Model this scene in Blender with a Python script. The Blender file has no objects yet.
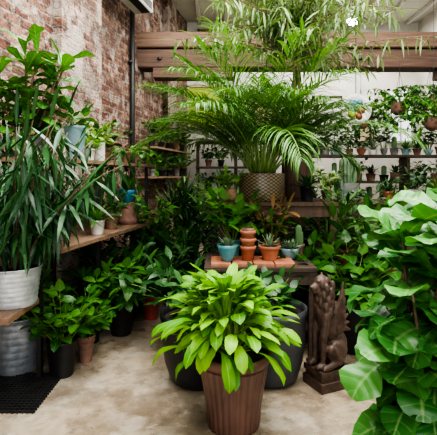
import bpy, math, random
import numpy as np
from mathutils import Vector
random.seed(7); R=random.uniform
scene=bpy.context.scene
PI=math.pi
def rad(a): return a*PI/180

# ------------------------------------------------------------------ materials
def newmat(name):
    m=bpy.data.materials.new(name); m.use_nodes=True
    nt=m.node_tree; b=nt.nodes['Principled BSDF']
    return m,nt,b
def mixc(nt,fac,a,b,mode='MIX'):
    n=nt.nodes.new('ShaderNodeMix'); n.data_type='RGBA'; n.blend_type=mode
    for s,v in ((n.inputs[0],fac),(n.inputs[6],a),(n.inputs[7],b)):
        if isinstance(v,(int,float)): s.default_value=v
        elif isinstance(v,tuple): s.default_value=(v[0],v[1],v[2],1)
        else: nt.links.new(v,s)
    return n.outputs[2]
def math_(nt,op,a,b=None,clamp=False):
    n=nt.nodes.new('ShaderNodeMath'); n.operation=op; n.use_clamp=clamp
    for i,v in enumerate((a,b)):
        if v is None: continue
        if isinstance(v,(int,float)): n.inputs[i].default_value=v
        else: nt.links.new(v,n.inputs[i])
    return n.outputs[0]
def noise(nt,scale,detail=4,vec=None,rough=0.55):
    n=nt.nodes.new('ShaderNodeTexNoise'); n.inputs['Scale'].default_value=scale
    n.inputs['Detail'].default_value=detail; n.inputs['Roughness'].default_value=rough
    if vec is None:
        t=nt.nodes.new('ShaderNodeTexCoord'); vec=t.outputs['Object']
    nt.links.new(vec,n.inputs['Vector']); return n.outputs['Fac']
def ramp(nt,fac,stops):
    n=nt.nodes.new('ShaderNodeValToRGB'); e=n.color_ramp.elements
    while len(e)<len(stops): e.new(0.5)
    for i,(p,c) in enumerate(stops):
        e[i].position=p; e[i].color=(c[0],c[1],c[2],1) if isinstance(c,tuple) else (c,c,c,1)
    nt.links.new(fac,n.inputs[0]); return n.outputs[0]
def bump(nt,b,h,strength=0.3,dist=0.01):
    n=nt.nodes.new('ShaderNodeBump'); n.inputs['Strength'].default_value=strength
    n.inputs['Distance'].default_value=dist
    nt.links.new(h,n.inputs['Height']); nt.links.new(n.outputs[0],b.inputs['Normal'])
def simple(name,c,c2=None,rough=0.6,metal=0,scale=12,bumps=0.15):
    m,nt,b=newmat(name)
    c2=c2 or tuple(x*0.7 for x in c)
    f=noise(nt,scale)
    nt.links.new(ramp(nt,f,[(0.35,c2),(0.65,c)]),b.inputs['Base Color'])
    b.inputs['Roughness'].default_value=rough; b.inputs['Metallic'].default_value=metal
    if bumps: bump(nt,b,noise(nt,scale*4),bumps,0.004)
    return m
def leafmat(name,dark,light,rib=None,rough=0.38,trans=0.25,veins=0,edge=None,spec=0.4):
    m,nt,b=newmat(name)
    a=nt.nodes.new('ShaderNodeAttribute'); a.attribute_name='leafdat'
    s=nt.nodes.new('ShaderNodeSeparateXYZ'); nt.links.new(a.outputs['Vector'],s.inputs[0])
    f=math_(nt,'ADD',s.outputs[0],math_(nt,'MULTIPLY',math_(nt,'SUBTRACT',noise(nt,9),0.5),0.7),True)
    col=mixc(nt,f,dark,light)
    g=math_(nt,'ABSOLUTE',s.outputs[1])
    if rib:
        k=math_(nt,'SUBTRACT',1.0,math_(nt,'MULTIPLY',g,9.0),True)
        col=mixc(nt,math_(nt,'MULTIPLY',k,0.65),col,rib)
    if edge:
        k=math_(nt,'MULTIPLY',math_(nt,'SUBTRACT',g,0.6),4.0,True)
        col=mixc(nt,k,col,edge)
    if veins:
        v=math_(nt,'SINE',math_(nt,'SUBTRACT',math_(nt,'MULTIPLY',s.outputs[2],veins*6.283),math_(nt,'MULTIPLY',g,5.0)))
        k=math_(nt,'MULTIPLY',math_(nt,'SUBTRACT',v,0.9),8.0,True)
        col=mixc(nt,math_(nt,'MULTIPLY',k,0.3),col,rib or light)
        bump(nt,b,v,0.25,0.004)
    nt.links.new(col,b.inputs['Base Color']); b.inputs['Roughness'].default_value=rough
    b.inputs['Specular IOR Level'].default_value=spec
    tr=nt.nodes.new('ShaderNodeBsdfTranslucent')
    nt.links.new(mixc(nt,1.0,col,(1.0,1.0,0.45),'MULTIPLY'),tr.inputs[0])
    mx=nt.nodes.new('ShaderNodeMixShader'); mx.inputs[0].default_value=trans
    nt.links.new(b.outputs[0],mx.inputs[1]); nt.links.new(tr.outputs[0],mx.inputs[2])
    nt.links.new(mx.outputs[0],nt.nodes['Material Output'].inputs[0])
    return m
M={}
M['lime']=leafmat('leaf_lime',(0.06,0.23,0.006),(0.22,0.47,0.02),(0.36,0.60,0.08),0.4,0.3,spec=.3)
M['fig']=leafmat('leaf_fig',(0.018,0.11,0.016),(0.075,0.25,0.045),(0.26,0.44,0.15),0.34,0.18,veins=7,spec=.4)
M['figup']=leafmat('leaf_fig_upper',(0.018,0.095,0.010),(0.08,0.25,0.025),(0.20,0.38,0.08),0.34,0.22,veins=6)
M['dark']=leafmat('leaf_dark',(0.010,0.05,0.012),(0.038,0.12,0.028),(0.08,0.2,0.05),0.36,0.15)
M['mid']=leafmat('leaf_mid',(0.018,0.095,0.010),(0.075,0.22,0.025),(0.13,0.32,0.05),0.38,0.25)
M['fresh']=leafmat('leaf_fresh',(0.06,0.20,0.01),(0.17,0.38,0.03),(0.25,0.48,0.08),0.38,0.3)
M['palm']=leafmat('leaf_palm',(0.025,0.105,0.014),(0.11,0.24,0.045),(0.18,0.33,0.08),0.42,0.28)
M['willow']=leafmat('leaf_willow',(0.06,0.13,0.035),(0.24,0.33,0.15),(0.3,0.42,0.2),0.42,0.3)
M['longleaf']=leafmat('leaf_long',(0.008,0.045,0.014),(0.032,0.11,0.03),(0.09,0.19,0.06),0.33,0.12)
M['var']=leafmat('leaf_variegated',(0.03,0.12,0.015),(0.10,0.25,0.04),(0.2,0.4,0.1),0.36,0.2,edge=(0.5,0.55,0.2))
M['grey']=leafmat('leaf_greygreen',(0.09,0.16,0.09),(0.24,0.33,0.20),None,0.5,0.1)
M['redleaf']=leafmat('leaf_red',(0.10,0.06,0.025),(0.26,0.15,0.06),(0.35,0.3,0.1),0.4,0.2)
M['cactus']=leafmat('cactus_skin',(0.06,0.13,0.05),(0.13,0.22,0.09),None,0.6,0.02)
M['stem']=simple('stem_green',(0.14,0.24,0.05),rough=0.5)
M['bark']=simple('bark',(0.20,0.13,0.08),(0.09,0.06,0.04),0.85,scale=30)
M['soil']=simple('soil',(0.045,0.03,0.02),(0.015,0.01,0.008),0.95,scale=60,bumps=0.6)
M['terracotta']=simple('terracotta',(0.44,0.17,0.09),(0.30,0.11,0.06),0.8)
M['oldterra']=simple('aged_terracotta',(0.27,0.14,0.095),(0.14,0.08,0.06),0.85)
M['black']=simple('black_plastic',(0.016,0.017,0.019),(0.010,0.010,0.012),0.45)
M['char']=simple('charcoal_planter',(0.060,0.063,0.068),(0.042,0.044,0.048),0.5)
M['white']=simple('white_glaze',(0.72,0.70,0.66),(0.6,0.58,0.53),0.35)
M['teal']=simple('teal_glaze',(0.10,0.30,0.32),(0.06,0.20,0.22),0.35)
M['paleteal']=simple('pale_blue_glaze',(0.27,0.42,0.46),(0.20,0.32,0.36),0.4)
M['blue']=simple('blue_glaze',(0.05,0.22,0.35),(0.04,0.15,0.26),0.3)
M['redpot']=simple('red_glaze',(0.35,0.06,0.05),(0.22,0.04,0.03),0.4)
M['grey_p']=simple('grey_ceramic',(0.22,0.22,0.21),(0.14,0.14,0.135),0.6)
M['galv']=simple('galvanized_steel',(0.60,0.63,0.65),(0.40,0.43,0.45),0.42,0.6,scale=18)
M['galvd']=simple('dull_galvanized_steel',(0.34,0.37,0.40),(0.20,0.22,0.24),0.45,0.6,scale=18)
M['bronze']=simple('bronze_resin',(0.105,0.062,0.044),(0.045,0.028,0.021),0.5,0.1,scale=25,bumps=0.5)
M['basket']=simple('wicker',(0.36,0.24,0.13),(0.2,0.12,0.06),0.8,scale=40,bumps=0.5)
M['metal']=simple('dark_metal',(0.03,0.03,0.03),rough=0.5,metal=0.4)
M['plastic_w']=simple('white_plastic',(0.6,0.6,0.58),(0.55,0.55,0.52),0.5,bumps=0)
def wood(name,a,b_,rough=0.7,ax='X'):
    m,nt,b=newmat(name)
    t=nt.nodes.new('ShaderNodeTexCoord'); mp=nt.nodes.new('ShaderNodeMapping')
    nt.links.new(t.outputs['Object'],mp.inputs[0])
    mp.inputs['Scale'].default_value={'X':(1,14,14),'Y':(14,1,14),'Z':(14,14,1)}[ax]
    f=noise(nt,2.5,8,mp.outputs[0],0.65)
    nt.links.new(ramp(nt,f,[(0.3,b_),(0.7,a)]),b.inputs['Base Color'])
    b.inputs['Roughness'].default_value=rough; bump(nt,b,f,0.5,0.01); return m
M['beam']=wood('old_timber',(0.22,0.13,0.085),(0.08,0.045,0.03),0.8)
M['beamd']=wood('old_timber_dark',(0.14,0.08,0.055),(0.05,0.030,0.022),0.85)
M['shelf']=wood('shelf_wood',(0.26,0.16,0.10),(0.11,0.065,0.04),0.6,'Y')
M['bench']=wood('bench_wood',(0.10,0.065,0.045),(0.035,0.024,0.018),0.7)
M['plinth']=wood('plinth_wood',(0.14,0.08,0.05),(0.05,0.03,0.02),0.7,'Z')
m,nt,b=newmat('brown_fluted_glaze')
nt.links.new(ramp(nt,noise(nt,5,6),[(0.3,(0.066,0.033,0.024)),(0.7,(0.145,0.073,0.052))]),b.inputs['Base Color'])
b.inputs['Roughness'].default_value=0.36; M['flute']=m
m,nt,b=newmat('patterned_gold_black')
t=nt.nodes.new('ShaderNodeTexCoord'); s=nt.nodes.new('ShaderNodeSeparateXYZ'); nt.links.new(t.outputs['Object'],s.inputs[0])
z=math_(nt,'SINE',math_(nt,'MULTIPLY',s.outputs[2],190.0))
w=math_(nt,'SINE',math_(nt,'MULTIPLY',math_(nt,'ARCTAN2',s.outputs[1],s.outputs[0]),26.0))
k=math_(nt,'GREATER_THAN',math_(nt,'MULTIPLY',z,w),0.05)
nt.links.new(mixc(nt,k,(0.035,0.03,0.025),(0.22,0.16,0.07)),b.inputs['Base Color']); b.inputs['Roughness'].default_value=0.4
M['pattern']=m
def brickmat(name,white=0.45,dark=.55):
    m,nt,b=newmat(name)
    t=nt.nodes.new('ShaderNodeTexCoord'); s=nt.nodes.new('ShaderNodeSeparateXYZ'); nt.links.new(t.outputs['Object'],s.inputs[0])
    c=nt.nodes.new('ShaderNodeCombineXYZ'); nt.links.new(math_(nt,'ADD',s.outputs[0],s.outputs[1]),c.inputs[0]); nt.links.new(s.outputs[2],c.inputs[1])
    nz=nt.nodes.new('ShaderNodeTexNoise'); nz.inputs['Scale'].default_value=6; nt.links.new(t.outputs['Object'],nz.inputs['Vector'])
    va=nt.nodes.new('ShaderNodeVectorMath'); va.operation='MULTIPLY_ADD'; nt.links.new(nz.outputs['Color'],va.inputs[0]); va.inputs[1].default_value=(0.04,0.04,0); nt.links.new(c.outputs[0],va.inputs[2])
    br=nt.nodes.new('ShaderNodeTexBrick'); nt.links.new(va.outputs[0],br.inputs['Vector'])
    br.inputs['Scale'].default_value=1; br.inputs['Brick Width'].default_value=0.235; br.inputs['Row Height'].default_value=0.085
    br.inputs['Mortar Size'].default_value=0.010; br.inputs['Mortar Smooth'].default_value=0.3; br.inputs['Bias'].default_value=-0.15
    br.inputs['Color1'].default_value=(0.19,0.065,0.042,1); br.inputs['Color2'].default_value=(0.48,0.27,0.18,1); br.inputs['Mortar'].default_value=(0.36,0.31,0.25,1)
    dirt=ramp(nt,noise(nt,12,8,None,0.75),[(0.42,0.22),(0.56,1.1)])
    col=mixc(nt,0.95,br.outputs[0],dirt,'MULTIPLY')
    k=ramp(nt,noise(nt,3.2,12,None,0.78),[(0.58-white*0.20,0.0),(0.61-white*0.16,1.0)])
    col=mixc(nt,math_(nt,'MULTIPLY',k,0.66),col,(0.58,0.51,0.44))
    dk=ramp(nt,noise(nt,1.7,9,None,0.72),[(0.48,0.0),(0.55,1.0)])
    col=mixc(nt,math_(nt,'MULTIPLY',dk,dark),col,(0.11,0.065,0.05))
    nt.links.new(col,b.inputs['Base Color']); b.inputs['Roughness'].default_value=0.92
    h=math_(nt,'ADD',math_(nt,'MULTIPLY',br.outputs['Fac'],-1.0),math_(nt,'MULTIPLY',noise(nt,22,8,None,.7),1.6))
    bump(nt,b,h,1.0,0.04); return m
M['brick']=brickmat('weathered_brick',0.28,.6); M['brickw']=brickmat('whitewashed_brick',0.6,.5)
m,nt,b=newmat('stained_concrete')
f=noise(nt,0.9,8,None,0.65)
col=ramp(nt,f,[(0.38,(0.22,0.165,0.11)),(0.46,(0.35,0.28,0.195)),(0.54,(0.42,0.35,0.26)),(0.62,(0.29,0.225,0.155))])
col=mixc(nt,0.7,col,ramp(nt,noise(nt,6,8,None,0.7),[(0.40,0.55),(0.55,1.0)]),'MULTIPLY')
k=ramp(nt,noise(nt,2.3,6),[(0.52,0.0),(0.57,1.0)]); col=mixc(nt,math_(nt,'MULTIPLY',k,0.5),col,(0.48,0.43,0.35))
k=ramp(nt,noise(nt,1.7,9,None,0.7),[(0.44,1.0),(0.50,0.0)]); col=mixc(nt,math_(nt,'MULTIPLY',k,0.5),col,(0.15,0.105,0.07))
k=ramp(nt,noise(nt,8,10,None,0.8),[(0.38,1.0),(0.44,0.0)]); col=mixc(nt,math_(nt,'MULTIPLY',k,0.6),col,(0.11,0.085,0.06))
k=ramp(nt,noise(nt,12,10,None,0.8),[(0.58,0.0),(0.64,1.0)]); col=mixc(nt,math_(nt,'MULTIPLY',k,0.55),col,(0.60,0.56,0.49))
nt.links.new(col,b.inputs['Base Color'])
nt.links.new(ramp(nt,noise(nt,3,5),[(0.4,0.2),(0.6,0.42)]),b.inputs['Roughness'])
bump(nt,b,noise(nt,14,6),0.08,0.01); M['floor']=m
M['plaster']=simple('cream_plaster',(0.64,0.62,0.57),(0.48,0.46,0.41),0.9,scale=1.6,bumps=0.1)
M['ceil']=simple('painted_boards',(0.60,0.58,0.52),(0.5,0.48,0.43),0.85,scale=2,bumps=0.05)
M['green']=simple('yellow_green_paint',(0.38,0.48,0.05),(0.25,0.36,0.04),0.7,scale=3)
M['olive']=simple('olive_paint',(0.22,0.23,0.07),(0.16,0.17,0.05),0.7,scale=3)
M['beige']=simple('beige_board',(0.50,0.40,0.27),(0.42,0.33,0.22),0.8,scale=3)
m,nt,b=newmat('window_glass_bright'); b.inputs['Base Color'].default_value=(0.7,0.75,0.75,1); b.inputs['Emission Color'].default_value=(0.9,0.95,1,1); b.inputs['Emission Strength'].default_value=0.7; b.inputs['Roughness'].default_value=0.1; M['pane']=m
m,nt,b=newmat('lamp_glow'); b.inputs['Emission Color'].default_value=(1,0.97,0.9,1); b.inputs['Emission Strength'].default_value=40; M['glow']=m

# ------------------------------------------------------------------ mesh builder
def wallx(y): return -2.5+.2*y
class MB:
    def __init__(s): s.v=[];s.f=[];s.m=[];s.a=[];s.mats=[];s.n=0
    def mi(s,k):
        if k not in s.mats: s.mats.append(k)
        return s.mats.index(k)
    def add(s,v,f,mat,a=None):
        v=np.asarray(v,float); k=s.mi(mat)
        s.v.append(v)
        f=[tuple(i+s.n for i in q) for q in f]; s.f+=f; s.m+=[k]*len(f)
        if a is None: a=np.tile(np.array([0.5,0.5,0.5]),(len(v),1))
        s.a.append(a); s.n+=len(v)
    def build(s,name,loc=(0,0,0),smooth=True,parent=None,clip=False):
        me=bpy.data.meshes.new(name); V=np.vstack(s.v)
        if clip:   # leaves rest against the side walls instead of passing through them
            V[:,0]=np.maximum(V[:,0],wallx(V[:,1])+.13+.02*np.sin(V[:,2]*40)); V[:,0]=np.minimum(V[:,0],4.2); V[:,2]=np.clip(V[:,2],0.0,4.55); V[:,1]=np.minimum(V[:,1],9.05)
        V=V-np.array(loc)
        me.from_pydata(V.tolist(),[],s.f)
        for k in s.mats: me.materials.append(M[k])
        me.polygons.foreach_set('material_index',s.m)
        me.polygons.foreach_set('use_smooth',[smooth]*len(s.f))
        at=me.attributes.new('leafdat','FLOAT_VECTOR','POINT'); at.data.foreach_set('vector',np.vstack(s.a).ravel())
        me.update()
        o=bpy.data.objects.new(name,me); o.location=loc; scene.collection.objects.link(o)
        if parent: o.parent=parent
        return o
PROF={
 'strap':lambda t:np.minimum(1,0.30+1.7*t)*np.clip(1-((t-0.55)/0.45).clip(0)**3.2,0.02,1),
 'spoon':lambda t:np.clip(np.minimum(1,0.16+1.5*t**1.3)*np.sqrt(np.clip(1-((t-0.62)/0.38).clip(0)**2.2,0,1)),0.02,1),
 'lance':lambda t:np.sin(PI*np.clip(t,0.02,0.99)**0.75)**0.9,
 'oval':lambda t:np.sqrt(np.clip(np.sin(PI*np.clip(t,0.01,0.99)),0,1)),
 'heart':lambda t:np.clip(np.sqrt(np.clip(1-((t-0.28)/0.72).clip(0)**1.5,0.0,1))*np.minimum(1,0.35+4*t),0.02,1)*(1-0.3*t),
 'fiddle':lambda t:np.clip(np.sqrt(np.clip(np.sin(PI*np.clip(t**1.35,0.012,0.985)),0,1))*(0.85+0.22*np.sin((t-0.62)*6.5)),0.02,1.1),
 'sword':lambda t:np.clip((0.55+0.9*t)*(t<0.35)+(0.865*(1-((t-0.35)/0.65).clip(0)**1.6))*(t>=0.35),0.02,1),
}
def leaf(mb,p,az,el,L,W,prof='lance',droop=0.6,fold=0.15,roll=0,wave=0,mat='mid',n=7,m=3,petiole=0,rnd=None):
    if rnd is None: rnd=random.random()
    t=np.linspace(0,1,n+1); e=el-droop*t**1.3
    ds=L/n; ca,sa=math.cos(az),math.sin(az)
    em=(e[:-1]+e[1:])/2
    h=np.concatenate([[0],np.cumsum(np.cos(em))*ds]); zz=np.concatenate([[0],np.cumsum(np.sin(em))*ds])
    c=np.stack([p[0]+h*ca,p[1]+h*sa,p[2]+zz],1)
    s0=np.array([-sa,ca,0.0]); N=np.stack([-np.sin(e)*ca,-np.sin(e)*sa,np.cos(e)],1)
    S=s0*math.cos(roll)+N*math.sin(roll); NN=N*math.cos(roll)-s0*math.sin(roll)
    w=PROF[prof](t)*W/2
    if petiole: w=np.where(t<petiole,W*0.03,PROF[prof](((t-petiole)/(1-petiole)).clip(0.0,1))*W/2)
    cs=np.linspace(-1,1,m); ph=R(0,6)
    vs=np.empty((n+1,m,3)); at=np.empty((n+1,m,3))
    for j,cc in enumerate(cs):
        off=fold*abs(cc)*w
        if wave: off=off+wave*cc*np.sin(t*13+ph+cc)*w
        vs[:,j]=c+S*(w*cc)[:,None]+NN*off[:,None]
        at[:,j,0]=rnd; at[:,j,1]=cc; at[:,j,2]=t
    f=[(i*m+j,i*m+j+1,(i+1)*m+j+1,(i+1)*m+j) for i in range(n) for j in range(m-1)]
    mb.add(vs.reshape(-1,3),f,mat,at.reshape(-1,3))
def tube(mb,pts,r,mat,k=6):
    pts=np.asarray(pts,float); n=len(pts)
    if np.isscalar(r): r=[r]*n
    T=np.gradient(pts,axis=0); T/=np.linalg.norm(T,axis=1)[:,None]+1e-9
    V=[]
    for i in range(n):
        ref=np.array([0,0,1.0]) if abs(T[i][2])<0.9 else np.array([1.0,0,0])
        a=np.cross(T[i],ref); a/=np.linalg.norm(a); b=np.cross(T[i],a)
        for j in range(k):
            q=2*PI*j/k; V.append(pts[i]+(a*math.cos(q)+b*math.sin(q))*r[i])
    f=[(i*k+j,i*k+(j+1)%k,(i+1)*k+(j+1)%k,(i+1)*k+j) for i in range(n-1) for j in range(k)]
    f+=[tuple(range(k))[::-1],tuple((n-1)*k+j for j in range(k))]
    mb.add(V,f,mat)
def arc(p,az,el,L,droop,n=10):
    t=np.linspace(0,1,n+1); e=el-droop*t**1.2; em=(e[:-1]+e[1:])/2; ds=L/n
    h=np.concatenate([[0],np.cumsum(np.cos(em))*ds]); z=np.concatenate([[0],np.cumsum(np.sin(em))*ds])
    return np.stack([p[0]+h*math.cos(az),p[1]+h*math.sin(az),p[2]+z],1),e
def lathe(mb,c,prof,mat,seg=36,flute=0,nf=24):
    V=[];n=len(prof)
    for (r,z) in prof:
        for j in range(seg):
            q=2*PI*j/seg; rr=r*(1+flute*abs(math.sin(q*nf/2)))
            V.append((c[0]+rr*math.cos(q),c[1]+rr*math.sin(q),c[2]+z))
    f=[(i*seg+j,i*seg+(j+1)%seg,(i+1)*seg+(j+1)%seg,(i+1)*seg+j) for i in range(n-1) for j in range(seg)]
    f.append(tuple(range(seg))[::-1]); mb.add(V,f,mat)
def pot(mb,c,r,h,style='taper',mat='terracotta'):
    seg=36;fl=0;nf=24
    if style=='taper': P=[(r*.72,0),(r*.74,.01),(r*.96,h*.93),(r,h*.94),(r,h)]
    elif style=='terra': P=[(r*.62,0),(r*.64,.004),(r*.88,h*.74),(r*.89,h*.75),(r,h*.76),(r*1.02,h*.98),(r,h)]
    elif style=='cyl': P=[(r*.94,0),(r*.98,.01),(r,.03),(r,h*.98),(r*.99,h)]
    elif style=='round': P=[(r*.62,0),(r*.75,h*.06),(r*.9,h*.3),(r*.98,h*.6),(r,h*.88),(r*1.03,h*.92),(r*1.03,h)]
    elif style=='belly': P=[(r*.6,0),(r*.85,h*.18),(r*1.0,h*.45),(r*.97,h*.7),(r*.82,h*.9),(r*.88,h*.97),(r*.86,h)]
    elif style=='bowl': P=[(r*.45,0),(r*.5,.008),(r*.8,h*.4),(r*.96,h*.8),(r,h)]
    elif style=='ribbed':
        P=[(r*.78,0)]
        for i in range(1,24):
            t=i/24; P.append((r*(.80+.18*t)*(1+(.018 if i%3==0 else 0)),h*t*.97))
        P+=[(r*1.03,h*.975),(r*1.04,h)]
    elif style=='flute':
        seg=168;fl=0.05;nf=28
        P=[(r*.66,0),(r*.66,.012),(r*.69,.02),(r*.72,h*.25),(r*.81,h*.55),(r*.92,h*.84)]
        lathe(mb,c,P,mat,seg,fl,nf)
        P=[(r*.94,h*.83),(r*.99,h*.88),(r*1.03,h*.90),(r*1.04,h*.97),(r*1.01,h)]; fl=0;seg=60
    th=max(0.006,r*.07); rt=P[-1][0]
    P=P+[(rt-th,h),(rt-th*1.3,h*.9)]
    lathe(mb,c,P,mat,seg,fl,nf)
    n=20; V=[(c[0]+(rt-th)*math.cos(2*PI*j/n),c[1]+(rt-th)*math.sin(2*PI*j/n),c[2]+h*.91) for j in range(n)]
    mb.add(V,[tuple(range(n))],'soil')
def box(mb,c,s,mat,rz=0):
    x,y,z=s[0]/2,s[1]/2,s[2]/2; C,S=math.cos(rz),math.sin(rz)
    bv=min(x,y,z)*0.12
    V=[]
    for zz,k in ((-z,1),(-z+bv,0),(z-bv,0),(z,1)):
        for a,b_ in ((-1,-1),(1,-1),(1,1),(-1,1)):
            xx=a*(x-k*bv);yy=b_*(y-k*bv)
            V.append((c[0]+xx*C-yy*S,c[1]+xx*S+yy*C,c[2]+zz))
    f=[(3,2,1,0),(12,13,14,15)]
    for l in range(3):
        for j in range(4): f.append((l*4+j,l*4+(j+1)%4,(l+1)*4+(j+1)%4,(l+1)*4+j))
    mb.add(V,f,mat)
# ------------------------------------------------------------------ plant growers
GA=2.39996
def rosette(mb,p,n,L,W,el=(10,85),droop=(0.4,1.0),prof='strap',mat='mid',r0=0.02,fold=0.15,wave=0.0,segs=8,m=3,roll=0.2,petiole=0):
    for i in range(n):
        t=i/max(1,n-1); az=i*GA+R(-.25,.25); e=rad(el[0]+(el[1]-el[0])*t+R(-7,7))
        q=r0*(1-t*.7)
        leaf(mb,(p[0]+q*math.cos(az),p[1]+q*math.sin(az),p[2]),az,e,L*R(.75,1.1)*(1-.15*t),W*R(.8,1.15),prof,R(*droop),fold,R(-roll,roll),wave,mat,segs,m,petiole)
def shrub(mb,p,n,L,el=(40,85),droop=(0.2,0.7),leaves=12,LL=.12,LW=.06,prof='oval',mat='mid',lel=(-10,50),ldroop=(.3,.9),start=.2,sr=.006,stem='stem',fold=.15,wave=0,segs=6,m=3,r0=.03,petiole=.12,az0=None,azr=PI):
    for i in range(n):
        az=(i*GA+R(-.3,.3)) if az0 is None else az0+R(-azr,azr)
        e=rad(el[0]+(el[1]-el[0])*R(0,1)); l=L*R(.7,1.1)
        b=(p[0]+r0*math.cos(az),p[1]+r0*math.sin(az),p[2])
        P,E=arc(b,az,e,l,R(*droop),10)
        tube(mb,P,np.linspace(sr,sr*.4,11),stem,5)
        for k in range(leaves):
            s=start+(1-start)*(k+.5)/leaves; x=s*10; i0=int(min(9,x)); fr=x-i0
            q=P[i0]*(1-fr)+P[i0+1]*fr
            la=az+k*GA+R(-.4,.4)
            leaf(mb,q,la,rad(R(*lel)),LL*R(.7,1.15),LW*R(.75,1.15),prof,R(*ldroop),fold,R(-.5,.5),wave,mat,segs,m,petiole)
        leaf(mb,P[-1],az,E[-1]+.3,LL*.9,LW*.8,prof,.4,fold,0,wave,mat,segs,m,petiole)
def frond(mb,p,az,el,L,droop,n=26,ll=.25,lw=.02,prof='lance',mat='palm',start=.25,ang=50,ldroop=.6,stem='stem',sr=.006,vee=.25,segs=5):
    P,E=arc(p,az,el,L,droop,14); tube(mb,P,np.linspace(sr,sr*.25,15),stem,5)
    for k in range(n):
        s=start+(1-start)*(k+.5)/n; x=s*14; i0=int(min(13,x)); fr=x-i0; q=P[i0]*(1-fr)+P[i0+1]*fr
        e=E[i0]; u=(s-start)/(1-start); le=ll*(.55+.9*math.sin(PI*min(1,u*.8+.15)))*.75
        for sd in (-1,1):
            a=rad(ang*(1-.45*u))+R(-.08,.08)
            d=np.array([math.cos(e)*math.cos(az),math.cos(e)*math.sin(az),math.sin(e)])*math.cos(a)
            side=np.array([-math.sin(az),math.cos(az),0])*sd*math.sin(a)
            nn=np.array([-math.sin(e)*math.cos(az),-math.sin(e)*math.sin(az),math.cos(e)])*vee
            v=d+side+nn; v/=np.linalg.norm(v)
            leaf(mb,q,math.atan2(v[1],v[0]),math.asin(max(-1,min(1,v[2]))),le*R(.85,1.1),lw*R(.85,1.1),prof,ldroop*R(.6,1.3),.2,R(-.3,.3),0,mat,segs,3)
def cactus(mb,p,r,h,ribs=12,mat='cactus'):
    seg=ribs*4; V=[];n=14
    for i in range(n+1):
        t=i/n; rr=r*min(1,.85+.6*t)*math.sqrt(max(0.0,1-max(0,(t-.78)/.22)**2)+1e-4)
        for j in range(seg):
            q=2*PI*j/seg; k=rr*(1+.12*math.cos(q*ribs)); V.append((p[0]+k*math.cos(q),p[1]+k*math.sin(q),p[2]+h*t))
    f=[(i*seg+j,i*seg+(j+1)%seg,(i+1)*seg+(j+1)%seg,(i+1)*seg+j) for i in range(n) for j in range(seg)]
    a=np.array([[.5+.5*math.cos(2*PI*(k%seg)/seg*ribs),.5,.5] for k in range(len(V))]); mb.add(V,f,mat,a)
    for i in range(1,n,1):
        for j in range(ribs):
            q=2*PI*j/ribs; t=i/n; rr=r*1.1*math.sqrt(max(0.0,1-max(0,(t-.78)/.22)**2))
            leaf(mb,(p[0]+rr*math.cos(q),p[1]+rr*math.sin(q),p[2]+h*t),q,R(-.4,.4),r*.35,.002,'sword',0,0,0,0,'grey',1,2)

def P_(name,x,y,z,r,h,style,pmat,grow):
    mb=MB(); pot(mb,(x,y,z),r,h,style,pmat); top=(x,y,z+h*.9); grow(mb,top); return mb.build(name,(x,y,z),clip=True)

# ================================================================== ROOM
WA=math.atan(0.2)
H=4.65; YB=9.15
mb=MB(); mb.add([(-4,-2.5,0),(6,-2.5,0),(6,YB+.2,0),(-4,YB+.2,0),(-4,-2.5,-.1),(6,-2.5,-.1),(6,YB+.2,-.1),(-4,YB+.2,-.1)],[(0,1,2,3),(7,6,5,4),(0,4,5,1),(1,5,6,2),(2,6,7,3),(3,7,4,0)],'floor'); mb.build('floor',smooth=False)
def wallobj(name,x0,x1,y0,y1,z0,z1,mat,loc,rz):
    mb=MB(); V=[(x0,y0,z0),(x1,y0,z0),(x1,y1,z0),(x0,y1,z0),(x0,y0,z1),(x1,y0,z1),(x1,y1,z1),(x0,y1,z1)]
    mb.add(V,[(3,2,1,0),(4,5,6,7),(0,1,5,4),(1,2,6,5),(2,3,7,6),(3,0,4,7)],mat); o=mb.build(name,smooth=False); o.location=loc; o.rotation_euler=(0,0,rz); return o
RZ=PI/2-WA
cw=math.cos(WA)
wallobj('wall_left',-2.6,9.4,0,.3,0,H,'brick',(-2.5,0,0),RZ)
wallobj('trim_1',4.25/cw,5.08/cw,-.11,-.002,0,H,'brickw',(-2.5,0,0),RZ)   # brick pilaster
wallobj('trim_2',7.6/cw,8.1/cw,-.09,-.002,0,H,'brickw',(-2.5,0,0),RZ)
wallobj('wall_back',-1.4,6,0,.2,0,H,'plaster',(0,YB,0),0)
wallobj('wall_right',-2.5,YB,0,.2,0,H,'plaster',(4.25,0,0),PI/2).location=(4.45,0,0)
wallobj('ceiling',-4,6,5.6,YB+.2,H,H+.15,'ceil',(0,0,0),0)
mb=MB()
for x in np.linspace(-3.9,5.9,9): box(mb,(x,1.55,H+.05),(.08,8.1,.12),'plastic_w')
for y in (-2.4,.2,2.9,5.55): box(mb,(1,y,H+.05),(9.9,.1,.14),'plastic_w')
mb.build('skylight_frame',smooth=False)
mb=MB()
for x in np.linspace(-.4,4,9): box(mb,(x,7.4,H-.04),(.07,3.4,.07),'ceil')
mb.build('trim_3',smooth=False)
mb=MB(); box(mb,(0,0,0),(6.3,.30,.23),'beam'); mb.build('ceiling_beam',smooth=False).location=(1.70,6.55,3.42)
mb=MB(); box(mb,(0,0,0),(6.25,.32,.28),'beamd'); box(mb,(-2.1,-.05,-.22),(1.2,.25,.15),'beamd'); box(mb,(2.3,-.05,-.22),(1.4,.25,.15),'beamd')  # the two short dark pieces underneath stand in for shadow below the beam
for x in (-2.6,-1.6,.4,2.2): lathe(mb,(x,-.17,-.02),[(.001,-.001),(.03,0),(.03,.03),(.001,.03)],'metal',8)
mb.build('ceiling_beam',smooth=False).location=(1.72,6.6,3.15)
mb=MB(); x=wallx(6.1)+.06; tube(mb,[(x,6.1,0.0),(x,6.1,H)],.035,'metal',10)
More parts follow.
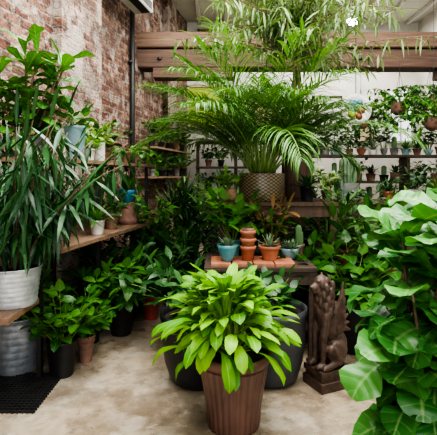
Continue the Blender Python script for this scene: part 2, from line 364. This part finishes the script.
for z in (1,2,3,4): box(mb,(x-.02,6.1,z),(.06,.1,.04),'metal')
mb.build('drain_pipe')
mb=MB(); box(mb,(0,0,0),(1.0,.26,.32),'plastic_w')
for i in range(6): box(mb,(0,-.135,-.12+i*.018),(.9,.012,.006),'grey_p')
box(mb,(0,-.06,-.165),(.86,.12,.012),'metal')
o=mb.build('air_conditioner',smooth=False); o.location=(wallx(5.45)+.28,5.45,3.78); o.rotation_euler=(0,0,RZ)
def framed(name,x,y,z,w,h,mat,fm='plastic_w',t=.04):
    mb=MB(); box(mb,(0,0,0),(w,.02,h),mat)
    for sx in (-1,1): box(mb,(sx*(w/2),-.01,0),(t,.05,h+t),fm)
    for sz in (-1,1): box(mb,(0,-.01,sz*(h/2)),(w+t,.05,t),fm)
    o=mb.build(name,smooth=False); o.location=(x,y,z); return o
framed('framed_painting',-.26,YB-.04,2.85,.78,.85,'green','beige')
framed('wall_panel',-.05,YB-.04,4.22,.75,.5,'olive','olive')
framed('wall_panel',1.0,YB-.04,2.7,.5,.6,'beige','bench')
framed('framed_poster',2.35,YB-.04,2.75,.5,.62,'white','bench',.03)
framed('framed_poster',3.1,YB-.04,2.35,.35,.5,'beige','bench',.03)
o=framed('window_1',3.85,YB-.04,2.65,.5,1.1,'pane','plastic_w',.05)
mb=MB(); box(mb,(0,0,0),(.03,.03,1.1),'plastic_w')
for z in (-.28,0,.28): box(mb,(0,0,z),(.5,.03,.03),'plastic_w')
q=mb.build('mullions',smooth=False); q.location=(0,-.02,0); q.parent=o
def lamp(x,y,z):
    mb=MB(); tube(mb,[(x,y,H),(x,y,z+.1)],.008,'metal',8)
    lathe(mb,(x,y,z),[(.02,.13),(.06,.11),(.11,0),(.10,0),(.055,.1)],'plastic_w',24)
    V=[(x+.09*math.cos(2*PI*j/20),y+.09*math.sin(2*PI*j/20),z+.01) for j in range(20)]; mb.add(V,[tuple(range(20))],'glow')
    lathe(mb,(x,y,z-.0),[(.002,-.075),(.05,-.055),(.07,0),(.04,.03)],'glow',16)
    mb.build('pendant_lamp')
lamp(1.78,5.7,3.45)

# ================================================================== FURNITURE
mb=MB()
def wb(y0,y1,o0,o1,z0,z1,mat):
    V=[]
    for z in (z0,z1):
        for (y,o) in ((y0,o0),(y0,o1),(y1,o1),(y1,o0)): V.append((wallx(y)+o,y,z))
    mb.add(V,[(3,2,1,0),(4,5,6,7),(0,1,5,4),(1,2,6,5),(2,3,7,6),(3,0,4,7)],mat)
wb(2.9,5.0,.25,.78,1.49,1.52,'shelf'); wb(2.9,5.6,.22,.86,.87,.90,'shelf')
for y in (2.95,3.8,4.95):
    for o in (.26,.66): wb(y,y+.03,o,o+.03,0,1.49,'metal')
wb(3.45,5.5,.25,.8,.36,.39,'shelf')
mb.build('plant_shelving',smooth=False)
mb=MB(); box(mb,(-1.46,2.62,.575),(.56,.42,.04),'shelf')
for (x,y) in ((-1.70,2.45),(-1.34,2.45),(-1.70,2.79),(-1.5,2.79)): tube(mb,[(x,y,0),(x,y,.56)],.012,'metal',8)
mb.build('plant_stand',smooth=False)
mb=MB()
for i in range(5): box(mb,(.32,3.32+i*.125,.68),(.86,.118,.035),'bench')
for sx in (-.08,.72):
    for sy in (3.3,3.84): box(mb,(sx,sy,.33),(.06,.06,.665),'bench')
box(mb,(.32,3.29,.61),(.8,.03,.1),'bench'); box(mb,(.32,3.57,.2),(.8,.5,.03),'bench')
mb.build('potting_bench',smooth=False)
mb=MB()
for i in range(5): box(mb,(.55,4.02+i*.15,1.13),(1.1,.145,.035),'plinth')
for sx in (.05,1.06):
    for sy in (4.0,4.6): box(mb,(sx,sy,.555),(.07,.07,1.11),'plinth')
box(mb,(.55,4.3,.62),(1.0,.6,.03),'plinth'); box(mb,(.55,3.99,1.06),(1.0,.03,.1),'plinth')
mb.build('display_table',smooth=False)
mb=MB()
for i in range(4):
    for j in range(2): box(mb,(.02+i*.165,3.36+j*.165,.71),(.155,.155,.022),'terracotta')
mb.build('terracotta_tiles',smooth=False)
mb=MB(); box(mb,(2.3,6.1,1.02),(2.9,.6,.05),'plinth'); box(mb,(2.3,5.85,.5),(2.8,.04,.98),'beamd')
for x in (.95,2.3,3.65): box(mb,(x,6.1,.5),(.06,.5,.98),'bench')
mb.build('sales_counter',smooth=False)
mb=MB()
for z in (1.28,1.72): box(mb,(2.7,7.4,z),(2.9,.35,.045),'bench')
for x in (1.3,2.25,3.2,4.12): box(mb,(x,7.4,.87),(.05,.33,1.74),'bench')
box(mb,(2.7,7.4,.85),(2.9,.35,.04),'bench'); box(mb,(2.7,7.4,.4),(2.9,.35,.04),'bench'); box(mb,(2.7,7.59,.42),(2.9,.02,.82),'bench')
mb.build('display_shelf',smooth=False)
mb=MB(); box(mb,(.35,8.7,1.05),(1.6,.5,.06),'bench'); box(mb,(.35,8.7,1.55),(1.6,.35,.04),'bench'); box(mb,(.35,8.7,2.05),(1.6,.35,.04),'bench')
for x in (-.42,.35,1.12): box(mb,(x,8.75,1.03),(.05,.34,2.06),'bench')
mb.build('plant_rack',smooth=False)
def ws(y0,y1,z):
    V=[]
    for zz in (z,z+.03):
        for (y,o) in ((y0,.004),(y0,.3),(y1,.3),(y1,.004)): V.append((wallx(y)+o,y,zz))
    mb.add(V,[(3,2,1,0),(4,5,6,7),(0,1,5,4),(1,2,6,5),(2,3,7,6),(3,0,4,7)],'shelf')
mb=MB(); ws(6.4,8.4,1.80); mb.build('wall_shelf',smooth=False)
mb=MB(); ws(6.4,8.4,1.35); mb.build('wall_shelf',smooth=False)
mb=MB()
for i in range(17): box(mb,(-1.40,2.53+i*.03,.008),(.64,.010,.016),'metal')
for i in range(22): box(mb,(-1.71+i*.0295,2.77,.006),(.008,.5,.012),'metal')
mb.build('floor_mat',smooth=False)
mb=MB(); lathe(mb,(0,0,0),[(.001,.0),(.15,.0),(.20,.02),(.20,.028),(.15,.012),(.001,.012)],'white',40)
for (px,py,pr,pm) in ((-.03,.04,.085,'blue'),(.06,.0,.065,'terracotta'),(-.05,-.06,.06,'green'),(.04,-.09,.045,'redpot'),(.05,.09,.04,'teal')):
    lathe(mb,(px,py,.014),[(.001,.0),(pr,.001),(.001,.004)],pm,9)
o=mb.build('decorative_plate'); o.rotation_euler=(PI/2,0,0); o.location=(1.76,5.52,2.24)
mb=MB(); tube(mb,[(0,0.19,.01),(0,2.37,.01)],.005,'metal',6); q=mb.build('hanger'); q.parent=o

# ================================================================== FRONT PLANTS
def g(mb,t):
    cx,cy,cz=t[0]-.04,t[1],t[2]+.045
    N=260
    for i in range(N):
        u=(i+.5)/N; az=i*GA+R(-.2,.2)
        e=rad(-8+98*u**.8+R(-8,8))
        rr=R(.08,.20)*(1.0-.15*u)
        b=(cx+rr*1.10*math.cos(e)*math.cos(az),cy+rr*.85*math.cos(e)*math.sin(az),cz+.05+rr*1.25*math.sin(max(e,-.1)))
        leaf(mb,b,az+R(-.5,.5),min(1.45,e+rad(R(5,30))),R(.20,.29),R(.048,.070),'spoon',R(1.0,2.0),.10,R(-.4,.4),.18,'lime',9,5,.06)
        if i%2==0: tube(mb,[(t[0]+R(-.04,.04),t[1]+R(-.04,.04),t[2]),b],[.006,.003],'stem',5)
P_('birds_nest_fern',.085,2.42,0,.205,.42,'flute','flute',g)
P_('black_planter',-.14,2.94,0,.25,.47,'round','black',lambda mb,t:shrub(mb,t,8,.26,(50,85),(.2,.6),9,.14,.06,'oval','dark'))
P_('charcoal_planter',.36,2.96,0,.24,.50,'round','char',lambda mb,t:shrub(mb,t,10,.25,(55,88),(.1,.5),9,.13,.06,'oval','dark'))

def ell(mb,c,r,rot=(0,0,0),mat='bronze'):
    from mathutils import Euler
    E=Euler([rad(a) for a in rot]).to_matrix(); V=[];a=10;b_=14
    for i in range(a+1):
        th=PI*i/a
        for j in range(b_):
            ph=2*PI*j/b_; v=E@Vector((r[0]*math.sin(th)*math.cos(ph),r[1]*math.sin(th)*math.sin(ph),r[2]*math.cos(th)))
            V.append((c[0]+v.x,c[1]+v.y,c[2]+v.z))
    f=[(i*b_+j,i*b_+(j+1)%b_,(i+1)*b_+(j+1)%b_,(i+1)*b_+j)[::-1] for i in range(a) for j in range(b_)]
    mb.add(V,f,mat)
def limb(mb,pts,rs):
    pts=[np.array(p,float) for p in pts]
    for i in range(len(pts)-1):
        n=8
        for k in range(n+1):
            t=k/n; q=pts[i]*(1-t)+pts[i+1]*t; r=rs[i]*(1-t)+rs[i+1]*t; ell(mb,q,(r,r,r))
root=bpy.data.objects.new('lion_statue',None); scene.collection.objects.link(root)
mb=MB()
ell(mb,(.05,0,.13),(.10,.085,.10)); ell(mb,(.0,0,.24),(.075,.072,.15),(0,-18,0)); ell(mb,(-.035,0,.33),(.066,.068,.11),(0,-8,0))
for s in (-1,1):
    ell(mb,(.03,s*.065,.10),(.085,.04,.075),(0,-20,0))
    limb(mb,[(-.03,s*.075,.12),(.04,s*.08,.045),(-.05,s*.085,.022)],[.035,.026,.022]); ell(mb,(-.075,s*.085,.02),(.038,.026,.02))
    limb(mb,[(-.05,s*.045,.33),(-.075,s*.048,.20),(-.082,s*.045,.03)],[.036,.027,.02]); ell(mb,(-.10,s*.045,.02),(.036,.026,.02))
    for q in (-1,0,1): ell(mb,(-.13,s*.045+q*.015,.014),(.013,.008,.012)); ell(mb,(-.108,s*.085+q*.014,.014),(.012,.008,.012))
    limb(mb,[(-.03,s*.035,.545),(-.025,s*.043,.578)],[.020,.008])
    ell(mb,(-.088,s*.022,.53),(.012,.01,.01)); ell(mb,(-.10,s*.022,.545),(.014,.014,.006))
    for k in range(7):   # wing feathers folded against the back
        limb(mb,[(.015,s*.062,.34-.02*k),(.05+.004*k,s*.080,.34+.10-.032*k),(.065+.010*k,s*.080,.34+.19-.05*k)],[.024,.019,.008])
limb(mb,[(-.03,0,.38),(-.045,0,.46),(-.05,0,.51)],[.062,.060,.052]); ell(mb,(-.06,0,.525),(.058,.053,.053))
limb(mb,[(-.08,0,.515),(-.125,0,.50)],[.034,.026]); ell(mb,(-.115,0,.476),(.028,.022,.012)); ell(mb,(-.150,0,.508),(.01,.013,.009))
for k in range(34):
    a=k*GA; z=.34+.19*(k/34); ell(mb,(-.035+.060*math.cos(a),.064*math.sin(a),z),(.018,.018,.035))
limb(mb,[(.13,0,.06),(.17,.03,.03),(.14,.09,.025),(.06,.12,.025)],[.02,.016,.014,.02])
o=mb.build('body',parent=root)
r=o.modifiers.new('r','REMESH'); r.mode='VOXEL'; r.voxel_size=.0055; r.use_smooth_shade=True
sm=o.modifiers.new('s','SMOOTH'); sm.iterations=2
o.location=(0,0,.125)
mb=MB(); box(mb,(0,0,.03),(.28,.22,.06),'bronze'); box(mb,(0,0,.075),(.25,.195,.03),'bronze'); box(mb,(0,0,.108),(.27,.21,.036),'bronze')
mb.build('pedestal',smooth=False,parent=root)
root.location=(.735,2.88,0); root.rotation_euler=(0,0,rad(24)); root.scale=(.94,.94,1.05)

def g(mb,t):
    for (dx,dy,h,ln,az) in ((0,0,1.04,.03,0),(-.05,.05,.90,.08,2.6),(.03,-.05,.82,.1,4.0),(-.03,-.04,.66,.12,3.5),(.08,.03,.97,.1,.5),(-.02,.0,.40,.12,3.3),(-.06,-.02,.50,.13,3.0)):
        P=[(t[0]+dx+ln*math.cos(az)*u,t[1]+dy+ln*math.sin(az)*u,t[2]-.03+h*u) for u in np.linspace(0,1,9)]
        tube(mb,P,np.linspace(.014,.006,9),'bark',7)
        N=int(h*27)
        for k in range(N):
            u=.0+1.0*k/(N-1); q=np.array(P[0])*(1-u)+np.array(P[-1])*u
            leaf(mb,q,k*GA+az,rad(R(-25,40)+35*u*u),R(.26,.36),R(.18,.25),'fiddle',R(.5,1.3),.14,R(-.5,.5),.24,'fig',11,5,.07)
P_('fiddle_leaf_fig',1.06,2.12,0,.2,.24,'taper','grey_p',g)

def g(mb,t):
    shrub(mb,t,40,.98,(62,89),(.25,.95),26,.27,.029,'lance','longleaf',(-75,-10),(.2,.6),.25,.007,'bark',.12,0,7,3,.05,.06,1.2,2.6)
P_('long_leaf_fig',-1.28,2.68,.595,.17,.24,'ribbed','galv',g)
P_('galvanized_bucket_plant',-1.46,3.12,0,.195,.40,'ribbed','galvd',lambda mb,t:shrub(mb,t,14,.30,(50,85),(.2,.6),9,.11,.065,'heart','mid',petiole=.2))
def g(mb,t):
    for (dx,dy,h,lx) in ((0,0,.72,-.02),(-.08,.05,.64,-.2),(.06,-.03,.57,.20),(-.02,-.06,.66,.12),(-.12,-.05,.5,-.28),(.04,.03,.62,.24),(0,-.05,.38,.16),(-.03,-.06,.34,-.15)):
        P=[(t[0]+dx+lx*u,t[1]+dy,t[2]-.02+h*u) for u in np.linspace(0,1,8)]; tube(mb,P,np.linspace(.012,.006,8),'bark',6)
        N=int(h*38)
        for k in range(N):
            u=.05+.95*k/(N-1); q=np.array(P[0])*(1-u)+np.array(P[-1])*u
            leaf(mb,q,k*GA,rad(R(-35,40)+40*u*u),R(.17,.25),R(.075,.115),'fiddle',R(.4,1.0),.15,R(-.5,.5),.12,'figup',8,5,.1)
P_('rubber_fig',-1.42,3.2,1.52,.12,.16,'cyl','grey_p',g)
P_('pale_blue_pot_plant',-1.12,3.36,1.52,.085,.26,'taper','paleteal',lambda mb,t:shrub(mb,t,7,.16,(40,85),(.2,.8),4,.11,.06,'heart','mid',petiole=.25))
P_('white_pot_plant',-1.10,3.66,1.52,.05,.10,'taper','white',lambda mb,t:shrub(mb,t,9,.14,(30,85),(.2,.8),5,.07,.045,'heart','fresh',petiole=.2))
P_('white_pot_plant',-1.08,3.88,1.52,.055,.17,'cyl','white',lambda mb,t:shrub(mb,t,9,.2,(40,85),(.2,.8),6,.10,.05,'heart','var',petiole=.2))
P_('spotted_begonia',-1.12,4.2,1.52,.07,.14,'terra','oldterra',lambda mb,t:shrub(mb,t,9,.26,(40,85),(.2,.8),6,.12,.06,'oval','dark',petiole=.2))
P_('trailing_pothos',-1.0,4.62,1.52,.07,.13,'terra','oldterra',lambda mb,t:shrub(mb,t,10,.42,(10,60),(1.6,2.4),12,.08,.055,'heart','mid',(-60,0),petiole=.2))
P_('white_pot_fern',-1.02,3.62,.90,.065,.12,'taper','white',lambda mb,t:rosette(mb,t,26,.22,.03,(10,80),(.5,1.2),'lance','mid'))
P_('terracotta_pot_plant',-1.0,4.0,.90,.08,.15,'terra','oldterra',lambda mb,t:shrub(mb,t,8,.22,(30,85),(.2,.8),6,.11,.05,'oval','dark'))
mb=MB(); lathe(mb,(-.93,4.4,.9),[(.1,0),(.102,.05),(.098,.055),(.072,.21),(.0721,.22),(.001,.221)],'oldterra',30); mb.build('upturned_terracotta_pot')
P_('blue_bowl_plant',-.93,4.4,1.121,.095,.13,'bowl','blue',lambda mb,t:rosette(mb,t,24,.24,.035,(10,80),(.4,1.0),'lance','mid'))
P_('peperomia',-1.25,3.3,.90,.08,.12,'taper','grey_p',lambda mb,t:shrub(mb,t,10,.2,(30,85),(.2,.8),6,.09,.06,'oval','dark'))
P_('snake_plant',-1.05,4.9,.90,.09,.16,'cyl','white',lambda mb,t:rosette(mb,t,14,.5,.05,(72,88),(-.05,.15),'sword','var',.04,.25))
P_('heart_leaf_philodendron',-1.10,3.02,0,.105,.25,'taper','black',lambda mb,t:shrub(mb,t,16,.36,(48,86),(.2,.8),8,.13,.09,'heart','mid',(-20,40),petiole=.2,r0=.05))
P_('terracotta_pot_vine',-1.00,3.24,0,.07,.20,'terra','oldterra',lambda mb,t:shrub(mb,t,10,.30,(40,85),(.3,.9),8,.11,.065,'heart','mid',petiole=.2))
P_('nursery_pot_ivy',-1.08,3.62,0,.10,.24,'taper','black',lambda mb,t:shrub(mb,t,14,.42,(40,85),(.3,.8),9,.12,.07,'oval','mid'))
P_('broad_leaf_philodendron',-.86,3.80,0,.115,.26,'taper','black',lambda mb,t:shrub(mb,t,14,.48,(50,86),(.3,.9),6,.20,.105,'heart','mid',(-30,40),(.4,1.0),.3,petiole=.2))
P_('nursery_pot_rubber_plant',-.90,4.22,0,.11,.26,'taper','black',lambda mb,t:shrub(mb,t,12,.55,(55,87),(.1,.5),10,.16,.08,'oval','dark'))
P_('red_pot_plant',-.66,4.20,0,.085,.23,'taper','redpot',lambda mb,t:shrub(mb,t,10,.40,(62,88),(.1,.4),10,.12,.06,'oval','mid'))
P_('tall_ficus',-.82,4.75,0,.14,.3,'taper','black',lambda mb,t:shrub(mb,t,16,1.0,(68,88),(.1,.4),22,.14,.06,'oval','mid'))
def g(mb,t):
    for i in range(18): frond(mb,(t[0]+R(-.05,.05),t[1]+R(-.05,.05),t[2]),i*GA,rad(R(62,86)),R(.55,.85),R(.3,.8),13,.11,.045,'oval','mid',.15,55,.3,sr=.008)
P_('zz_plant',-.50,4.7,0,.15,.32,'taper','black',g)
P_('zz_plant',-1.12,3.98,.39,.08,.14,'taper','black',lambda mb,t:[frond(mb,t,i*GA,rad(R(50,85)),R(.25,.38),R(.3,.9),9,.07,.03,'oval','dark',.15,55,.3) for i in range(9)])
P_('low_shelf_fern',-1.12,3.6,.39,.07,.12,'taper','black',lambda mb,t:rosette(mb,t,30,.22,.03,(0,80),(.6,1.4),'lance','mid'))
def g(mb,t):
    for dx,dy,h in ((0,0,.55),(.1,.05,.36),(-.1,0,.45),(.03,-.08,.25)):
        tube(mb,[(t[0]+dx*.4,t[1]+dy*.4,t[2]-.02),(t[0]+dx,t[1]+dy,t[2]+h*.5),(t[0]+dx*1.2,t[1]+dy,t[2]+h)],[.02,.017,.015],'bark',7)
        rosette(mb,(t[0]+dx*1.2,t[1]+dy,t[2]+h),50,.50,.030,(-15,85),(.1,.7),'sword','dark',.012,.3)
P_('yucca',-.42,5.25,0,.19,.55,'taper','black',g)
P_('kentia_palm_young',-.05,5.0,0,.15,.4,'taper','black',lambda mb,t:[frond(mb,t,i*GA,rad(R(60,85)),R(.6,.9),R(.4,1.0),14,.2,.03,'lance','dark',.25,50,.6) for i in range(10)])
P_('dracaena',-.28,4.3,0,.13,.3,'taper','black',lambda mb,t:(shrub(mb,t,10,.45,(60,86),(.2,.5),12,.22,.04,'lance','dark',(0,50)),))
P_('peace_lily',-.32,3.5,0,.14,.3,'taper','black',lambda mb,t:shrub(mb,t,16,.42,(50,86),(.3,.8),6,.20,.08,'lance','dark',(0,50),(.4,1.0),.3,petiole=.15))
# ================================================================== BENCH ITEMS
P_('teal_pot_philodendron',.11,3.70,.698,.085,.15,'taper','teal',lambda mb,t:shrub(mb,t,13,.38,(45,87),(.3,.8),5,.18,.11,'heart','mid',(-10,50),(.4,.9),.4,petiole=.2))
P_('teal_pot_succulent',.07,3.40,.722,.08,.13,'bowl','teal',lambda mb,t:rosette(mb,t,30,.09,.03,(5,80),(-.2,.3),'lance','grey',.02,.3))
mb=MB()
for i in range(3):
    z=.722+i*.062
    lathe(mb,(.235,3.43,z),[(.044,0),(.055,.085),(.062,.087),(.064,.115),(.06,.115),(.05,.06)],'terracotta',28)
lathe(mb,(.235,3.43,.93),[(.02,0),(.045,.02),(.05,.05),(.046,.05)],'oldterra',24); mb.build('stacked_terracotta_pots')
P_('terracotta_pot_aloe',.41,3.44,.722,.085,.115,'terra','terracotta',lambda mb,t:rosette(mb,t,18,.14,.022,(20,85),(-.3,.3),'sword','grey',.015,.3))
P_('red_bromeliad',.47,3.80,.698,.075,.13,'terra','terracotta',lambda mb,t:(shrub(mb,t,7,.36,(65,88),(.1,.4),7,.15,.05,'oval','redleaf'),shrub(mb,t,5,.30,(55,88),(.1,.4),6,.14,.05,'oval','mid')))
P_('blue_bowl_succulent',.60,3.62,.698,.08,.09,'bowl','paleteal',lambda mb,t:rosette(mb,t,40,.10,.03,(5,80),(-.2,.4),'lance','grey',.03,.3))
P_('cane_cactus',.70,3.76,.698,.055,.10,'terra','oldterra',lambda mb,t:(cactus(mb,t,.025,.18),cactus(mb,(t[0]+.025,t[1]+.02,t[2]),.018,.12,9)))
def g(mb,t):
    for i in range(48):
        az=i*GA; k=i/47
        d=abs((az+PI)%(2*PI)-PI-.25)
        f=.80 if d<.75 else 1.0      # sparser side where the plate hangs
        frond(mb,(t[0]+.09*math.cos(az),t[1]+.09*math.sin(az),t[2]),az,rad(52+36*k+R(-5,5)),R(1.05,1.55)*f,R(.9,1.6)*(1.15-.35*k),42,.36,.0135,'lance','palm',.25,50,1.35,sr=.009)
P_('areca_palm',.43,4.26,1.148,.225,.27,'cyl','pattern',g)
def g(mb,t):
    x,y,z=t
    for k in range(3):
        P=[(x+.03*math.sin(u*4+k*2),y+.03*math.cos(u*4+k*2),z-.03+1.05*u) for u in np.linspace(0,1,10)]; tube(mb,P,np.linspace(.022,.014,10),'bark',8)
    shrub(mb,(x-.06,y,z+.80),40,1.25,(5,85),(.1,.8),32,.21,.024,'lance','willow',(-65,5),(.3,.8),.15,.008,'bark',.1,0,5,3,.03,.06)
    shrub(mb,(x-.04,y,z+1.1),48,1.05,(0,80),(.2,1.0),34,.21,.024,'lance','willow',(-65,5),(.3,.8),.15,.008,'bark',.1,0,5,3,.03,.06)
P_('weeping_fig_tree',.84,4.62,1.148,.16,.80,'cyl','plinth',g)
P_('dark_pot_fern',.85,4.12,1.148,.07,.14,'taper','black',lambda mb,t:rosette(mb,t,30,.22,.03,(5,80),(.5,1.2),'lance','dark'))
P_('wicker_pot_plant',.12,4.15,1.148,.06,.12,'belly','basket',lambda mb,t:shrub(mb,t,8,.2,(40,85),(.2,.8),5,.09,.05,'oval','fresh'))
for i,(x,mt) in enumerate(((.2,'dark'),(.5,'mid'),(.85,'dark'))):
    P_('table_shelf_plant',x,4.2,.635,.09,.15,'taper','black',lambda mb,t:shrub(mb,t,9,.2,(20,70),(.3,.9),6,.12,.06,'oval',mt))
# ================================================================== RIGHT MID
P_('elephant_ear',1.08,3.45,0,.16,.42,'taper','black',lambda mb,t:shrub(mb,t,18,.46,(35,85),(.3,.9),6,.20,.12,'heart','mid',(-20,40),(.4,1.0),.3,petiole=.2))
P_('rubber_plant',.78,3.78,0,.15,.4,'taper','black',lambda mb,t:shrub(mb,t,12,.50,(55,85),(.2,.6),10,.16,.08,'oval','mid'))
P_('corn_plant',1.38,3.9,0,.17,.42,'taper','char',lambda mb,t:shrub(mb,t,12,.75,(58,87),(.1,.5),12,.26,.06,'lance','mid',(-10,50)))
P_('schefflera',1.85,3.6,0,.17,.4,'taper','black',lambda mb,t:shrub(mb,t,14,.8,(58,87),(.1,.5),12,.17,.08,'oval','mid'))
P_('parlor_palm',1.2,4.95,0,.17,.45,'taper','black',lambda mb,t:[frond(mb,t,i*GA,rad(R(60,85)),R(.6,.95),R(.5,1.0),16,.2,.025,'lance','mid',.25,50,.6) for i in range(12)])
P_('calathea',1.9,4.8,0,.18,.45,'taper','oldterra',lambda mb,t:shrub(mb,t,14,.6,(50,87),(.1,.7),8,.2,.1,'oval','mid'))
P_('monstera',2.5,4.7,0,.2,.45,'taper','black',lambda mb,t:shrub(mb,t,16,.8,(45,85),(.2,.8),7,.25,.18,'heart','dark',petiole=.2))
P_('willow_leaf_fig',1.55,5.35,0,.17,.5,'taper','terracotta',lambda mb,t:shrub(mb,t,14,.8,(60,87),(.1,.5),12,.2,.05,'lance','dark'))
def cg(mb,t): cactus(mb,t,.11,.40,14,'grey'); cactus(mb,(t[0]-.12,t[1],t[2]),.05,.2,10,'grey')
P_('hairy_cactus',1.80,5.98,1.045,.15,.24,'cyl','grey_p',cg)
rows=[('counter_fern',2.35,5.95,'terra','terracotta'),('counter_succulent',2.7,5.95,'bowl','white'),('counter_ivy',3.0,5.95,'taper','black'),('counter_aloe',1.50,5.95,'terra','oldterra'),('counter_fern',1.2,5.95,'cyl','white'),('counter_ivy',3.35,5.95,'terra','terracotta')]
for i,(nm,x,y,st,pm) in enumerate(rows):
    mt=random.choice(['mid','dark','mid','var'])
    P_(nm,x,y,1.045,.085,R(.11,.16),st,pm,(lambda mb,t:shrub(mb,t,9,.34,(40,85),(.2,.9),9,.13,.06,'oval',mt)) if i%2 else (lambda mb,t:rosette(mb,t,36,.36,.03,(5,80),(.4,1.1),'lance',mt)))
kinds=['shelf_fern','shelf_ivy','shelf_succulent','shelf_cactus','shelf_ficus','shelf_ficus']
for z in (1.743,1.303,.87):
    x=1.42
    while x<4.05:
        k=random.choice(kinds if z>1.7 else kinds[:4]); mt=random.choice(['mid','dark','dark','grey','mid']); r=R(.06,.09)
        pm=random.choice(['terracotta','oldterra','white','black','paleteal','grey_p','oldterra'])
        if min(abs(x-c) for c in (1.3,2.25,3.2,4.12))<r+.04 and z<1.7: x+=.06; continue
        if k=='shelf_fern': gr=lambda mb,t:rosette(mb,t,30,.26,.03,(5,80),(.4,1.1),'lance',mt)
        elif k=='shelf_ivy': gr=lambda mb,t:shrub(mb,t,9,.30,(30,85),(.2,1.4),8,.10,.06,'heart',mt)
        elif k=='shelf_ficus': gr=lambda mb,t:shrub(mb,t,10,R(.4,.75),(60,87),(.1,.5),12,.13,.055,'oval',mt)
        elif k=='shelf_succulent': gr=lambda mb,t:rosette(mb,t,24,.14,.03,(10,80),(-.2,.3),'lance',mt,.02,.3)
        else: gr=lambda mb,t:cactus(mb,t,.04,R(.14,.26))
        P_(k,x,7.4,z,r,R(.09,.15),random.choice(['terra','taper','cyl','bowl']),pm,gr); x+=2*r+R(.03,.08)
for (z,xs) in ((1.08,(-.2,.1,.6,.9)),(1.57,(-.2,.05,.55,.8)),(2.07,(-.2,.15,.6,.95))):
    for x in xs:
        mt=random.choice(['mid','dark','mid'])
        P_('rack_plant',x,8.62,z,.07,.13,'terra',random.choice(['oldterra','white','black']),lambda mb,t:shrub(mb,t,8,.24,(45,85),(.2,.7),6,.11,.06,'oval',mt))
for (z,ys) in ((1.83,(6.55,6.95,7.35,7.75,8.15)),(1.38,(6.6,7.0,7.4,7.8,8.2))):
    for y in ys:
        mt=random.choice(['mid','dark','dark'])
        P_('wall_shelf_plant',wallx(y)+.17,y,z,R(.06,.085),R(.1,.16),random.choice(['terra','taper']),random.choice(['oldterra','grey_p','black','black']),lambda mb,t:shrub(mb,t,9,R(.2,.4),(40,85),(.2,1.0),8,.10,.05,'oval',mt))
for (nm,x,y,h,mt) in (('olive_tree',-.45,6.2,.9,'mid'),('potted_ficus',.2,6.6,.8,'mid'),('potted_ficus',.55,5.6,.7,'dark'),('potted_dracaena',-.1,7.6,.9,'mid'),('potted_ficus',.9,7.2,.9,'dark'),('bay_tree',3.75,5.2,1.3,'mid')):
    P_(nm,x,y,0,.18,.42,'taper',random.choice(['black','oldterra','char']),lambda mb,t:shrub(mb,t,14,h,(62,88),(.1,.4),16,.15,.05,'lance',mt))
for (x,y,z,mt) in ((2.55,6.05,2.25,'mid'),(3.1,6.3,2.35,'dark'),(.75,6.5,2.4,'mid'),(2.15,6.5,2.1,'dark'),(2.85,5.7,2.0,'mid')):
    mb=MB(); pot(mb,(x,y,z),.12,.16,'belly','oldterra')
    for a in range(3): tube(mb,[(x+.1*math.cos(a*2.1),y+.1*math.sin(a*2.1),z+.15),(x,y,z+.6),(x,y,3.0 if y>6 else 4.6)],.003,'metal',4)
    shrub(mb,(x,y,z+.14),24,.6,(10,75),(1.0,2.3),15,.09,.05,'heart',mt,(-60,10),petiole=.15); mb.build('hanging_basket_plant',(x,y,z))

# ================================================================== LIGHT
w=bpy.data.worlds.new('World'); scene.world=w; w.use_nodes=True
bg=w.node_tree.nodes['Background']; bg.inputs[0].default_value=(0.92,0.96,1.0,1); bg.inputs[1].default_value=0.9
def area(name,loc,rot,sx,sy,e,col):
    l=bpy.data.lights.new(name,'AREA'); l.shape='RECTANGLE'; l.size=sx; l.size_y=sy; l.energy=e; l.color=col
    o=bpy.data.objects.new(name,l); o.location=loc; o.rotation_euler=rot; scene.collection.objects.link(o)
area('skylight_daylight',(.5,3.1,4.55),(0,0,0),3.6,4.4,620,(1,.975,.92))
area('shopfront_daylight',(.3,-2.0,2.4),(rad(80),0,0),4.5,2.6,130,(1,.99,.97))
area('rear_fill_light',(2.0,7.9,4.5),(0,0,0),3.0,1.2,150,(1,.975,.92))  # added fill with no fixture, brightens the back of the room
cam=bpy.data.cameras.new('Camera'); co=bpy.data.objects.new('Camera',cam); scene.collection.objects.link(co)
co.location=(0,0,1.4); co.rotation_euler=(PI/2,0,0); cam.sensor_width=36; cam.lens=36*430/437; cam.shift_y=-42.5/437; cam.clip_start=.05
scene.camera=co
scene.view_settings.view_transform='AgX'
try: scene.view_settings.look='AgX - High Contrast'
except Exception: pass
scene.view_settings.exposure=0.2
